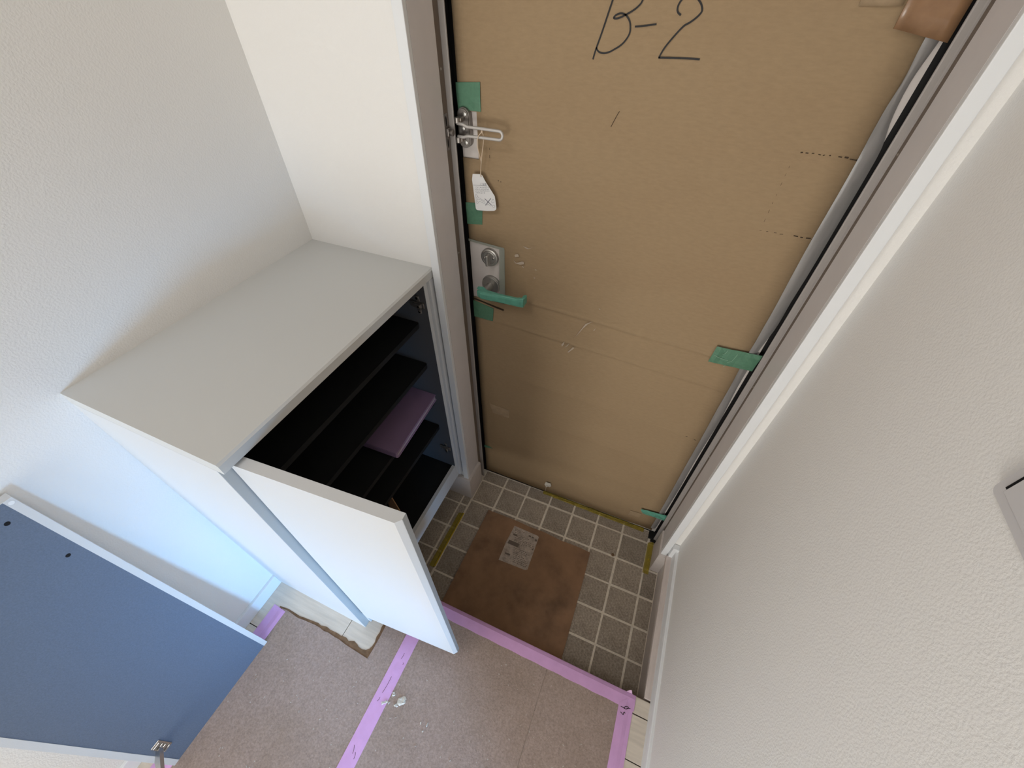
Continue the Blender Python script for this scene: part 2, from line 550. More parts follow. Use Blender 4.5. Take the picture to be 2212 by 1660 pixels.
# lever handle wrapped in tape
lock = MB().lathe((0.525, 0.545, 10.163), (0, -1, 0), [(0.235, 0), (0.235, 0.05), (0.225, 0.075), (0.19, 0.085), (0.165, 0.08), (0.16, 0.072)], 36).build('lock_rose', M['steel'], door, smooth=False)
tm = MB()
tm.lathe((0.525, 0.47, 10.163), (0, -1, 0), [(0.165, 0), (0.165, 0.01), (0.15, 0.015)], 30)
tm.box(0.485, 0.565, 0.30, 0.47, 10.00, 10.30, 0.03)
tm.build('thumb_turn', M['satin'], lock)
for dx in (-0.115, 0.115):
    MB().lathe((0.525 + dx, 0.46, 10.163 + dx * 0.1), (0, -1, 0), [(0.028, 0), (0.028, 0.015), (0.018, 0.02)], 12).build('lock_screw', M['chrome'], lock)
hd = MB().lathe((0.535, 0.545, 9.375), (0, -1, 0), [(0.262, 0), (0.262, 0.04), (0.255, 0.055), (0.245, 0.06), (0.245, 0.09), (0.235, 0.105), (0.12, 0.112)], 40).build('handle_rose', M['satin'], door, smooth=False)
nk = MB().lathe((0.535, 0.44, 9.375), (0, -1, 0), [(0.105, 0), (0.098, 0.03), (0.095, 0.30), (0.10, 0.40)], 24)
nk.build('handle_neck', M['satin'], hd, smooth=True)
lv = MB()
secs = [(0.36, 0.055, 9.385, 0.05, 0.05), (0.40, 0.04, 9.38, 0.085, 0.085), (0.50, 0.03, 9.375, 0.105, 0.115), (0.66, 0.035, 9.365, 0.108, 0.105),
        (0.9, 0.055, 9.35, 0.11, 0.075), (1.15, 0.075, 9.34, 0.112, 0.06), (1.4, 0.09, 9.335, 0.118, 0.055), (1.56, 0.10, 9.335, 0.12, 0.055),
        (1.62, 0.11, 9.335, 0.115, 0.055)]
vs, fs = [], []
nn = 12
for (x_, y_, z_, hz, hy) in secs:
    for k in range(nn):
        a = 2 * math.pi * (k + .5) / nn
        ca, sa = math.cos(a), math.sin(a)
        sgn = lambda t: (1 if t >= 0 else -1)
        vs.append((x_, y_ + hy * sgn(ca) * abs(ca) ** 0.5, z_ + hz * sgn(sa) * abs(sa) ** 0.5))
for i in range(len(secs) - 1):
    for k in range(nn):
        fs.append((i * nn + k, i * nn + (k + 1) % nn, (i + 1) * nn + (k + 1) % nn, (i + 1) * nn + k))
fs += [tuple(range(nn)), tuple(range((len(secs) - 1) * nn, len(secs) * nn))]
lv.add(vs, fs)
lv.prism([(1.53, 0.10), (1.63, 0.10), (1.63, 0.30), (1.60, 0.335), (1.55, 0.30)], 9.24, 9.44)
lv.add([(1.40, 0.04, 9.452), (1.62, 0.05, 9.455), (1.64, 0.07, 9.50), (1.50, 0.12, 9.475), (1.62, 0.13, 9.46)], [(0, 1, 2, 3), (1, 4, 2), (2, 4, 3)])
lv.add([(0.33, 0.06, 9.46), (0.47, 0.05, 9.47), (0.62, 0.08, 9.485), (0.48, 0.16, 9.50), (0.34, 0.14, 9.49)], [(0, 1, 2, 3, 4)])
lv.build('lever', M['teal'], hd)

# door guard: base with lugs, swing bar, receiver stud on the frame
gb = []
for k in range(13):
    a = math.pi * k / 12
    gb.append((0.10 + 0.135 * math.cos(a), 13.185 + 0.135 * math.sin(a)))
for k in range(13):
    a = math.pi + math.pi * k / 12
    gb.append((0.105 + 0.135 * math.cos(a), 12.735 + 0.135 * math.sin(a)))
gd = MB().prism(gb, 0.42, 0.545, 'y')
gs = [(0.105 + (a - 0.105) * 0.86, 12.96 + (b - 12.96) * 0.95) for a, b in gb]
gd.prism(gs, 0.395, 0.42, 'y')
gd = gd.build('guard_base', M['dsteel'], door)
lg = MB()
for zc in (13.135, 12.79):
    lg.box(0.0, 0.14, 0.24, 0.42, zc - 0.045, zc + 0.045, 0.018)
    lg.lathe((0.06, 0.24, zc - 0.05), (0, 0, 1), [(0.05, 0), (0.055, 0.01), (0.055, 0.09), (0.05, 0.10)], 14)
lg.build('guard_lug', M['dsteel'], gd)
for (sx, sz) in ((0.137, 13.215), (0.09, 12.96), (0.135, 12.71)):
    MB().lathe((sx, 0.396, sz), (0, -1, 0), [(0.045, 0), (0.042, 0.014), (0.02, 0.018), (0.018, 0.008)], 14).build('guard_screw', M['steel'], gd)
bar = [(0.06, 0.22, 13.085), (0.17, 0.205, 13.085), (0.215, 0.20, 13.08), (0.27, 0.20, 13.055), (0.31, 0.20, 13.05), (0.6, 0.20, 13.05), (0.97, 0.20, 13.045)]
for k in range(1, 10):
    a = math.pi / 2 - math.pi * k / 10
    bar.append((0.975 + 0.075 * math.cos(a), 0.20, 12.97 + 0.075 * math.sin(a)))
bar += [(0.97, 0.20, 12.895), (0.6, 0.20, 12.895), (0.31, 0.20, 12.89), (0.27, 0.20, 12.885), (0.215, 0.20, 12.865), (0.17, 0.205, 12.86), (0.06, 0.22, 12.86)]
MB().tube(bar, 0.029, 10).build('swing_bar', M['bar'], door, smooth=True)
rc = MB()
rc.prism([(0.05, 12.62), (0.15, 12.62), (0.17, 12.64), (0.17, 13.24), (0.15, 13.26), (0.05, 13.26), (0.03, 13.24), (0.03, 12.64)], -0.122, -0.112, 'x')
rc.box(-0.14, -0.06, 0.06, 0.16, 12.87, 13.01, 0.012)
rc.lathe((-0.09, 0.11, 12.94), (1, 0, 0), [(0.03, 0), (0.03, 0.06), (0.055, 0.065), (0.06, 0.08), (0.06, 0.105), (0.05, 0.115)], 18)
rc = rc.build('guard_receiver', M['dsteel'], door)
sl = MB()
for zc in (13.13, 12.74):
    pl = []
    for k in range(16):
        a = 2 * math.pi * k / 16
        pl.append((0.10 + 0.022 * math.cos(a), zc + 0.085 * math.sin(a)))
    sl.prism(pl, -0.113, -0.110, 'x')
sl.build('slot', M['hole'], rc)

# ------------------------------------------------------------------ cardboard sheet taped to the door
cs_x = [-0.02, 0.2, 0.36, 0.6, 0.915] + [1.4 + 0.467 * i for i in range(13)]
cs_x[-1] = 7.0
skew = lambda x: -0.052 * max(0.0, x - 0.915)
rows = [(0.09, 0), (0.6, 0), (1.2, 0), (1.9, 0), (2.55, .3), (2.6, .3), (2.66, .3), (3.3, .4), (3.9, .6), (4.35, .8), (4.4, .8), (4.45, .8), (5.2, 1), (5.8, 1),
        (6.15, 1), (6.2, 1), (6.25, 1), (6.9, 1), (7.6, 1), (8.10, 1), (8.17, 1), (8.215, 1), (8.26, 1), (8.33, 1), (8.62, 1), (8.86, 1), (9.03, 1), (9.10, 1), (9.145, 1), (9.19, 1), (9.26, 1), (9.6, .6), (10.0, .3), (10.50, 0),
        (11.0, 0), (11.6, 0), (12.0, 0), (12.385, 0), (12.8, 0), (13.25, 0), (13.8, 0), (14.4, 0), (15.2, 0), (16.0, 0), (16.9, 0)]
bumpz = {4.4: 0.006, 4.35: -.002, 6.2: .006, 8.215: 0.020, 8.17: -0.009, 8.26: 0.0, 9.145: 0.024, 9.10: -0.012, 9.19: 0.001, 2.6: .006}
vs, idx = [], {}
for j, (z, s) in enumerate(rows):
    for i, x in enumerate(cs_x):
        d = bumpz.get(z, 0.0)
        if x < 1.2: d *= 0.25
        yy = 0.5 - d + 0.006 * math.sin(x * 2.1 + z * 0.9)
        xx = x
        if i == len(cs_x) - 1: xx += 0.012 * math.sin(z * 3.1)
        zz = z + s * skew(x) + (0.012 * math.sin(x * 5) if j == 0 else 0) + (0.05 * (x / 7) if j == 0 else 0)
        idx[(i, j)] = len(vs)
        vs.append((xx, yy, zz))
fs = []
for j in range(len(rows) - 1):
    for i in range(len(cs_x) - 1):
        x0, x1 = cs_x[i], cs_x[i + 1]
        z0, z1 = rows[j][0], rows[j + 1][0]
        if x1 <= 0.92 and z0 >= 8.85 and z1 <= 10.51: continue
        if x1 <= 0.37 and z0 >= 12.38 and z1 <= 13.26: continue
        fs.append((idx[(i, j)], idx[(i + 1, j)], idx[(i + 1, j + 1)], idx[(i, j + 1)]))
sheet = obj('cardboard_sheet', vs, fs, M['card'], label='large brown cardboard sheet taped over the door with B-2 written on it', cat='cardboard')
md = sheet.modifiers.new('thickness', 'SOLIDIFY'); md.thickness = 0.03 * U; md.offset = -1.0
for p in sheet.data.polygons: p.use_smooth = True
for p in sheet.data.polygons:
    if p.normal.y > 0: p.flip()
on_sheet = lambda a, b, t: (a, 0.496 - t, b)
wr = MB()
ribbon(wr, [(2.885, 15.28), (2.84, 15.11), (2.78, 14.9), (2.68, 14.54), (2.61, 14.31), (2.58, 14.18)], 0.026, on_sheet)
ribbon(wr, [(2.84, 15.16), (3.0, 15.24), (3.16, 15.2), (3.24, 15.07), (3.23, 14.91), (3.18, 14.84), (3.10, 14.785), (3.02, 14.745), (2.95, 14.715), (2.88, 14.695), (2.835, 14.70), (2.845, 14.72), (2.88, 14.742),
            (2.94, 14.756), (3.0, 14.745), (3.04, 14.72), (3.08, 14.68), (3.105, 14.63), (3.118, 14.55), (3.10, 14.49), (3.05, 14.42), (2.99, 14.37), (2.92, 14.33), (2.84, 14.29), (2.76, 14.27),
            (2.69, 14.275), (2.64, 14.30), (2.612, 14.34)], 0.024, on_sheet)
ribbon(wr, [(3.18, 14.61), (3.3, 14.622), (3.5, 14.65)], 0.022, on_sheet)
ribbon(wr, [(3.825, 14.76), (3.78, 14.785), (3.758, 14.82), (3.76, 14.87), (3.79, 14.925), (3.84, 14.97), (3.90, 14.985), (3.96, 14.97), (4.02, 14.93), (4.075, 14.88), (4.105, 14.82), (4.09, 14.78), (4.04, 14.73),
            (3.97, 14.68), (3.9, 14.64), (3.81, 14.54), (3.74, 14.45), (3.68, 14.36), (3.635, 14.255)], 0.025, on_sheet)
ribbon(wr, [(3.63, 14.258), (3.8, 14.264), (4.07, 14.27), (4.25, 14.268)], 0.025, on_sheet)
wr.build('handwriting', M['ink'], sheet, label='black marker handwriting B-2')
pf = MB()
def dashes(a, b, n, w, fill):
    for k in range(n):
        t0 = (k + R.uniform(0, .25)) / n
        t1 = t0 + fill * R.uniform(.5, 1.1) / n
        p, q = Vector(a).lerp(Vector(b), t0), Vector(a).lerp(Vector(b), t1)
        ribbon(pf, [(p.x, p.y + R.uniform(-.008, .008)), (q.x, q.y + R.uniform(-.008, .008))], w * R.uniform(.6, 1.3), on_sheet, False, 0.003)
dashes((6.12, 13.20), (6.62, 13.19), 6, 0.012, .5)
dashes((6.66, 13.20), (6.99, 13.17), 4, 0.022, 1.0)
dashes((6.06, 11.90), (6.5, 11.89), 4, 0.009, .45)
dashes((6.62, 11.895), (6.99, 11.89), 4, 0.016, .8)
dashes((6.07, 12.05), (6.07, 13.1), 7, 0.005, .35)
dashes((6.55, 5.9), (6.95, 5.85), 2, 0.02, .5)
dashes((0.62, 12.45), (0.62, 12.9), 3, 0.006, .3)
ribbon(pf, [(3.05, 13.25), (3.12, 13.42), (3.16, 13.5)], 0.01, on_sheet, True, .003)
ribbon(pf, [(0.80, 12.02), (0.815, 12.03)], 0.02, on_sheet, False, .003)
ribbon(pf, [(0.86, 12.01), (0.875, 12.01)], 0.018, on_sheet, False, .003)
pf.build('perforation', M['dark'], sheet, kind='stuff')
for poly in ([(1.431, 10.664), (1.49, 10.625), (1.559, 10.614), (1.671, 10.675), (1.571, 10.634)],
             [(1.215, 10.388), (1.25, 10.42), (1.306, 10.433), (1.334, 10.373), (1.229, 10.338)],
             [(1.19, 10.249), (1.25, 10.19), (1.31, 10.209), (1.40, 10.26), (1.454, 10.267), (1.469, 10.203), (1.364, 10.167), (1.23, 10.178)],
             [(1.404, 10.148), (1.471, 10.123), (1.445, 10.103)],
             [(2.947, 8.354), (3.0, 8.47), (3.064, 8.627), (3.188, 8.909), (3.365, 9.041), (3.25, 8.92), (3.15, 8.76), (3.06, 8.58)],
             [(2.626, 8.038), (2.699, 8.169), (2.696, 8.061), (2.647, 7.972)],
             [(2.821, 7.831), (2.953, 8.058), (2.998, 8.037), (2.85, 7.823)],
             [(3.409, 8.751), (3.457, 8.863), (3.444, 8.778)],
             [(2.72, 7.961), (2.842, 8.163), (2.80, 8.04)],
             [(1.731, 9.907), (1.771, 9.897), (1.746, 9.868)], [(3.44, 9.457), (3.49, 9.456), (3.47, 9.427)], [(1.746, 10.144), (1.8, 10.116), (1.775, 10.097)]):
    p = MB().prism(poly, 0.462, 0.466, 'y')
    p.build('scuff', M['scuff'], sheet)
MB().prism([(-0.01, 8.855), (0.30, 8.80), (0.60, 8.745), (0.90, 8.70), (0.90, 8.655), (0.6, 8.70), (0.3, 8.765), (-0.01, 8.815)], 0.470, 0.484, 'y').build('shaded_torn_edge', M['dark'], sheet)  # torn cutout edge; the shadow strip along it is put into its dark colour
MB().prism([(0.77, 8.98), (0.945, 8.96), (0.94, 10.46), (0.80, 10.50)], 0.485, 0.488, 'y').build('clear_tape', M['clear'], sheet)
MB().prism([(-0.03, 10.56), (0.93, 10.50), (0.93, 10.43), (-0.03, 10.50)], 0.484, 0.487, 'y').build('clear_tape', M['clear'], sheet)
on_door = lambda a, b, t: (a, 0.488 - t, b)

def tape(name, quad, material, label, seed=0, amp=0.012, place=on_door, th=0.006, nseg=4, cat='tape', group=None, extra=None):
    vs, fs = wavy_strip(quad, nseg, place, amp, seed)
    o = obj(name, vs, fs, material, label=label, cat=cat, group=group)
    solid(o, th)
    return o

# green curing tape pieces
tape('green_tape', [(-0.05, 13.70), (0.472, 13.735), (0.462, 13.262), (-0.04, 13.262)], M['green'],
     'square green tape just above the metal door guard', 1)
tape('green_tape', [(-0.03, 11.44), (0.405, 11.485), (0.37, 10.98), (-0.03, 10.935)], M['green'],
     'square green tape behind the hanging white tag', 2)
tape('green_tape', [(-0.03, 8.765), (0.595, 8.645), (0.55, 8.197), (-0.03, 8.205)], M['green'],
     'green tape piece just below the taped lever handle', 3)
t4 = tape('green_tape', [(6.257, 9.212), (7.20, 9.25), (7.17, 8.77), (6.22, 8.731)], M['green'],
     'long wrinkled green tape crossing onto the grey plastic film', 4, amp=0.03, nseg=9, place=lambda a, b, t: (a, 0.445 - t, b))
cr = MB()
for s in ([(6.50, 9.2), (6.47, 9.09), (6.42, 9.06)], [(6.72, 9.15), (6.68, 8.95), (6.60, 8.86)], [(6.28, 8.98), (6.40, 8.94), (6.6, 8.92)], [(6.60, 8.76), (6.56, 8.72)]):
    ribbon(cr, s, 0.012, lambda a, b, t: (a, 0.408 - t, b), True, .0)
cr.build('crease_line', mat('pale_green_crease', (0.24, 0.40, 0.28), 0.5), t4)
tape('green_tape', [(-0.03, 1.90), (0.20, 1.91), (0.33, 1.83), (-0.03, 1.74)], M['green'],
     'tiny green tape scrap low on the door frame edge near the cabinet', 5)
tape('green_tape', [(6.31, 1.45), (7.20, 1.62), (7.20, 1.22), (6.42, 1.20)], M['teal'],
     'bluish green tape at the bottom hinge corner of the door', 6, amp=0.05, nseg=7, place=lambda a, b, t: (a, 0.445 - t, b))
tape('tan_tape', [(0.30, 4.55), (1.05, 4.52), (1.05, 4.08), (0.42, 4.10)], M['tan'],
     'tan paper tape scrap on the cardboard beside the cabinet', 7)
tape('tan_tape', [(6.02, 1.00), (6.42, 1.06), (6.40, 0.72), (5.98, 0.66)], M['tan'],
     'small tan tape stain low on the cardboard by the threshold', 8)
# brown packing tape in the top corner
vs, fs = [], []
rr = random.Random(3)
for j in range(9):
    t = j / 8
    z0 = 14.71 + t * 1.5
    for i in range(7):
        s = i / 6
        x = 6.50 + 0.66 * s
        z = z0 - 0.12 * s * (1 - t)
        vs.append((x + 0.01 * rr.random(), 0.452 - 0.03 * rr.random() - (0.06 if i == 0 and j < 4 else 0), z))
for j in range(8):
    for i in range(6):
        k = j * 7 + i
        fs.append((k, k + 1, k + 8, k + 7))
o = obj('packing_tape', vs, fs, M['pack'], smooth=True, label='glossy wrinkled brown packing tape over the upper hinge corner of the cardboard', cat='tape')
solid(o, 0.008)
vs, fs = wavy_strip([(6.0, 15.4), (6.02, 14.91), (6.50, 14.92), (6.50, 15.4)], 5, on_door, 0.02, 5)
o = obj('packing_tape', vs, fs, M['tan'], smooth=True, label='dull olive tan tape beside the glossy brown packing tape', cat='tape')
solid(o, 0.006)

# grey plastic film along the hinge edge of the door
fr_pts = [(16.5, 7.17), (15.2, 7.16), (14.6, 7.10), (14.35, 7.06), (14.16, 7.04), (13.9, 7.05), (13.67, 7.08), (13.45, 7.14), (13.32, 7.17), (12.6, 7.17), (11.9, 7.175), (11.15, 7.175), (10.6, 7.15), (10.24, 7.17), (9.9, 7.165),
          (9.55, 7.12), (9.3, 7.09), (9.0, 7.09), (8.8, 7.10), (8.4, 7.09), (7.86, 7.10), (7.3, 7.13), (6.79, 7.15), (6.0, 7.12), (4.68, 7.10), (3.4, 7.13), (2.4, 7.11), (1.67, 7.10), (0.9, 7.12), (0.35, 7.10)]
vs, fs = [], []
rr = random.Random(11)
for j, (z, xr) in enumerate(fr_pts):
    for i in range(6):
        s = i / 5
        x = 6.925 + (xr - 6.925) * s
        if i == 0: x += rr.uniform(-.02, .02)
        vs.append((x, 0.47 - 0.022 * math.sin(s * math.pi) * rr.uniform(.0, 1.0) - 0.018 * rr.random() + 0.05 * s * s, z))
for j in range(len(fr_pts) - 1):
    for i in range(5):
        k = j * 6 + i
        fs.append((k, k + 1, k + 7, k + 6))
o = obj('plastic_film', vs, fs, M['film'], smooth=True, label='crumpled grey plastic film strip along the hinge side of the door', cat='plastic film')
md = o.modifiers.new('soft', 'SUBSURF'); md.levels = 1; md.render_levels = 1

# paper wad at the foot of the cardboard, with its loose thread
pw = MB().add([(2.66, .47, .86), (2.74, .44, .90), (2.86, .46, .88), (2.80, .40, .78), (2.78, .43, .66), (2.71, .40, .61), (2.62, .46, .66), (2.64, .41, .76), (2.90, .45, .74), (2.84, .46, .60)],
              [(0, 1, 3, 7), (1, 2, 3), (0, 7, 6), (7, 3, 4, 5), (6, 7, 5), (3, 2, 8), (3, 8, 4), (4, 8, 9)])
pw = pw.build('paper_wad', M['plaster'], label='torn whitish paper wad stuck at the foot of the cardboard', cat='paper')
solid(pw, 0.02)
MB().tube([(2.70, .43, .62), (2.70, .40, .52), (2.71, .38, .40), (2.69, .40, .28)], 0.008, 6).build('thread', M['string'], pw)

# ------------------------------------------------------------------ warning tag hanging from the door guard
tagE = empty('warning_tag', (0.5, 0.36, 11.36), 'white folded warning tag hanging by a string from the swing bar', 'tag')
TP = [(0.262, 12.129), (0.458, 12.152), (0.493, 12.126), (0.567, 12.006), (0.774, 11.741), (0.805, 11.506), (0.803, 11.47), (0.792, 11.45), (0.772, 11.43), (0.746, 11.418), (0.584, 11.388), (0.335, 11.364), (0.312, 11.368),
      (0.297, 11.382), (0.288, 11.40), (0.285, 11.443), (0.239, 12.017)]
MB().prism(TP, 0.362, 0.372, 'y').build('card', M['paper'], tagE)
on_tag = lambda a, b, t: (a, 0.361 - t, b)
pr = MB()
ribbon(pr, [(0.258, 11.903), (0.6, 11.93)], 0.006, on_tag, False, .001)
for (a, b) in (((0.303, 11.866), (0.629, 11.9)), ((0.3, 11.823), (0.642, 11.867)), ((0.305, 11.785), (0.655, 11.834)), ((0.31, 11.75), (0.556, 11.777))):
    a, b = Vector(a), Vector(b)
    n = int((b - a).length / 0.026)
    for k in range(n):
        p = a.lerp(b, (k + .5) / n)
        for q in range(2):
            dx, dz = R.uniform(-.010, .010), R.uniform(-.012, .012)
            if R.random() < .5: ribbon(pr, [(p.x - .008, p.y + dz), (p.x + .008, p.y + dz + .002)], 0.005, on_tag, False, .001)
            else: ribbon(pr, [(p.x + dx, p.y - .011), (p.x + dx, p.y + .011)], 0.005, on_tag, False, .001)
for s in ([(0.303, 11.702), (0.326, 11.713), (0.348, 11.689), (0.369, 11.659), (0.413, 11.639), (0.533, 11.598)],
          [(0.303, 11.702), (0.308, 11.61), (0.314, 11.529), (0.345, 11.521), (0.378, 11.56), (0.424, 11.567), (0.545, 11.532)],
          [(0.36, 11.62), (0.45, 11.60), (0.54, 11.565)], [(0.33, 11.69), (0.345, 11.66), (0.325, 11.64), (0.35, 11.61), (0.328, 11.585), (0.352, 11.555)],
          [(0.731, 11.675), (0.692, 11.609), (0.714, 11.593), (0.751, 11.606), (0.757, 11.653), (0.731, 11.675)],
          [(0.711, 11.525), (0.729, 11.494), (0.763, 11.503), (0.772, 11.535), (0.742, 11.547), (0.711, 11.525)], [(0.57, 11.515), (0.61, 11.54), (0.66, 11.515), (0.70, 11.53)]):
    ribbon(pr, s, 0.005, on_tag, True, .001)
for s in ([(0.528, 11.651), (0.689, 11.538)], [(0.679, 11.681), (0.54, 11.508)]):
    ribbon(pr, s, 0.017, on_tag, False, .002)
pr.build('print', M['grey_print'], tagE, kind='stuff')
def text_mesh(s, size, x, y, z, rot, material, parent, name):
    cu = bpy.data.curves.new(name, 'FONT')
    cu.body = s
    cu.size = size * U
    to = bpy.data.objects.new(name, cu)
    COL.objects.link(to)
    dg = bpy.context.evaluated_depsgraph_get()
    me = bpy.data.meshes.new_from_object(to.evaluated_get(dg))
    bpy.data.objects.remove(to)
    me.materials.clear()
    me.materials.append(material)
    o = bpy.data.objects.new(name, me)
    COL.objects.link(o)
    o.parent = parent
    o.location = Vector((x, y, z)) * U - world_loc(parent)
    o.rotation_euler = rot
    return o
try:
    text_mesh('\u3054\u6ce8\u610f', 0.055, 0.425, 0.358, 11.93, (math.pi / 2, -0.07, 0), M['grey_print'], tagE, 'heading')
except Exception as e:
    print('heading text skipped', e)
s1 = [(0.463, 0.355, 12.10), (0.462, 0.345, 12.16), (0.50, 0.30, 12.32), (0.535, 0.25, 12.45), (0.513, 0.20, 12.654), (0.513, 0.165, 12.80), (0.545, 0.165, 12.92), (0.60, 0.185, 12.985), (0.612, 0.215, 12.99)]
s2 = [(0.612, 0.215, 12.99), (0.62, 0.235, 12.93), (0.615, 0.25, 12.853), (0.60, 0.25, 12.749), (0.568, 0.255, 12.613), (0.54, 0.26, 12.45), (0.50, 0.305, 12.32), (0.466, 0.35, 12.16), (0.468, 0.358, 12.10)]
sg = MB()
sg.tube([tuple(p) for p in smooth_path(s1, 4)], 0.009, 6)
sg.tube([tuple(p) for p in smooth_path(s2, 4)], 0.009, 6)
sg.lathe((0.605, 0.19, 12.975), (0.3, 0, 1), [(0.012, 0), (0.024, 0.02), (0.016, 0.045), (0.006, 0.06)], 8)
sg.build('string', M['string'], tagE, smooth=True)

# ------------------------------------------------------------------ shoe cabinet
CX = -0.45
cabE = empty('shoe_cabinet', (-2.1, -3.7, H), 'white low shoe cabinet with dark shelves and one open door', 'cabinet')
MB().prism([(XL, HC), (-0.36, HC), (-0.325, HC - 0.035), (-0.325, HC - 0.21), (-0.36, HC - 0.235), (XL, HC - 0.235)], -6.64, YN, 'y').build('worktop', M['counter'], cabE)
zt = HC - 0.24
MB().prism([(XL, H), (-0.545, H), (-0.5, zt), (XL, zt)], -6.64, -6.46, 'y').build('end_panel', M['cab'], cabE)
MB().prism([(-0.545, H + .005), (-0.538, H + .005), (-0.493, zt), (-0.5, zt)], -6.635, -6.465, 'y').build('edge_band', M['edge'], cabE)
box('side_panel', XL, CX, -1.10, -0.97, 1.60, zt, M['inside2'], cabE)
box('side_edge_band', CX, CX + 0.01, -1.10, -0.97, 1.60, zt, M['cab'], cabE)
box('filler_strip', XL + 2.9, -0.35, -0.965, YN, 1.62, zt, M['cab'], cabE, bev=0.02)
box('bottom_panel', XL, CX - 0.12, -6.46, -1.10, 1.60, 2.34, M['inside'], cabE)
box('bottom_rail', CX - 0.12, CX, -6.46, -0.97, 1.60, 2.36, M['cab'], cabE)
box('back_panel', XL + .005, XL + 0.06, -6.46, -1.10, 2.34, zt, M['inside'], cabE)
box('inner_lining', XL + .06, CX - 0.06, -6.46, -6.44, 2.34, zt, M['inside'], cabE)
box('top_lining', XL + .06, CX - 0.02, -6.44, -1.10, zt - 0.02, zt, M['inside'], cabE)
def shelf(z, xf=-0.76):
    pl = [(XL + .06, -1.115), (xf - 0.06, -1.115), (xf - 0.02, -1.13), (xf, -1.17), (xf, -6.39), (xf - 0.02, -6.425), (xf - 0.06, -6.43), (XL + .06, -6.43)]
    MB().prism(pl, z - 0.14, z).build('shelf', M['inside'], cabE)
for z in (8.87, 7.44, 5.90, 4.65):
    shelf(z)
def hinge_plate(z):
    o = MB()
    o.box(-0.72, -0.62, -1.135, -1.10, z - 0.26, z + 0.26, 0.012)
    o.box(-0.90, -0.50, -1.16, -1.12, z - 0.07, z + 0.09, 0.014)
    o.box(-0.80, -0.56, -1.20, -1.15, z - 0.05, z + 0.07, 0.014)
    p = o.build('hinge_plate', M['dsteel'], cabE)
    for dz in (-0.2, 0.2):
        MB().lathe((-0.67, -1.135, z + dz), (0, -1, 0), [(0.035, 0), (0.033, 0.02), (0.015, 0.024)], 10).build('hinge_screw', M['chrome'], p)
    MB().lathe((-0.62, -1.20, z), (0, -1, 0), [(0.035, 0), (0.033, 0.02), (0.015, 0.024)], 10).build('hinge_screw', M['chrome'], p)
hinge_plate(9.45)
hinge_plate(3.42)
# open door, swung out about ninety degrees at the end panel
A = math.radians(3.9)
ed, nd = Vector((math.cos(A), math.sin(A), 0)), Vector((-math.sin(A), math.cos(A), 0))
F0 = Vector((-0.47, -6.475, 0))
dfr = lambda p: tuple(F0 + ed * p[0] + nd * p[1] + Vector((0, 0, p[2])))
L_, T_ = 2.86, 0.175
dz0, dz1 = 2.12, 10.095
od = MB().prism([(0, 0), (L_ - 0.075, 0), (L_, 0.075), (L_, T_), (0, T_)], dz0, dz1, 'z', dfr).build('door', M['cab'], cabE)
MB().box(L_, L_ + 0.005, 0.08, T_, dz0, dz1, 0, dfr).build('edge_band', M['edge'], od)
MB().box(0.11, L_ - 0.11, T_, T_ + 0.004, dz0 + 0.01, dz1 - 0.01, 0, dfr).build('door_back', M['slate'], od)
for z in (9.45, 3.42):
    h = MB().box(0.10, 0.30, T_, T_ + 0.05, z - .24, z + .24, 0.01, dfr)
    h.box(0.0, 0.16, T_ + 0.02, T_ + 0.09, z - .07, z + .07, 0.01, dfr)
    h.build('door_hinge', M['dsteel'], od)

# lavender folder on the third shelf
fol = empty('lavender_folder', (-1.3, -2.3, 5.90), 'lavender folder lying flat on a dark shelf of the shoe cabinet', 'folder')
ang = math.atan2(-0.692 + 0.523, 2.34)
fo = Vector((-0.565, -3.38, 0))
fe, fn = Vector((math.sin(-0.0), 1, 0)), Vector((-1, 0, 0))
tl = 0.03
rotv = lambda a, b: (fo.x - b * math.cos(tl) - a * math.sin(tl + .03), fo.y + a * math.cos(tl) - b * math.sin(tl))
def ffr(p):
    x, y = rotv(p[0], p[1])
    return (x, y, p[2])
def rounded(w, d, r=0.06, ins=0.0):
    pts = []
    for cx, cy, a0 in ((w - r, r, -90), (w - r, d - r, 0), (r, d - r, 90), (r, r, 180)):
        for k in range(4):
            a = math.radians(a0 + 30 * k)
            pts.append((cx + r * math.cos(a) * (1 - 0), cy + r * math.sin(a)))
    return pts
MB().prism(rounded(2.32, 1.6), 5.925, 5.95, 'z', ffr).build('back_cover', M['lav'], fol)
MB().prism([(0.03, 0.03), (2.27, 0.03), (2.27, 1.5), (0.03, 1.5)], 5.945, 6.04, 'z', ffr).build('pages', M['lavpage'], fol)
MB().prism(rounded(2.32, 1.6), 6.12, 6.15, 'z', ffr).build('front_cover', M['lav'], fol)
MB().box(-0.01, 0.05, 0.03, 1.58, 5.945, 6.12, 0.0, ffr).build('spine', M['lav'], fol)
# brown carton scrap standing inside the cabinet
cp = MB().add([(-1.30, -3.72, 2.345), (-0.72, -3.80, 2.345), (-0.80, -3.79, 3.55), (-0.98, -3.755, 4.30), (-1.25, -3.72, 4.2)], [(0, 1, 2, 3, 4)])
cp = cp.build('carton_scrap', M['cabcard'], label='brown carton scrap with dark marks standing on the cabinet bottom', cat='cardboard')
solid(cp, 0.03)
mk = MB()
cpl = lambda a, b, t: (a, -3.822, b)
for s in ([(-1.12, 3.35), (-1.0, 3.30)], [(-1.06, 3.45), (-1.07, 3.20)], [(-1.14, 3.15), (-1.02, 3.05)]):
    ribbon(mk, s, 0.03, cpl, False)
mk.build('mark', M['dark'], cp)

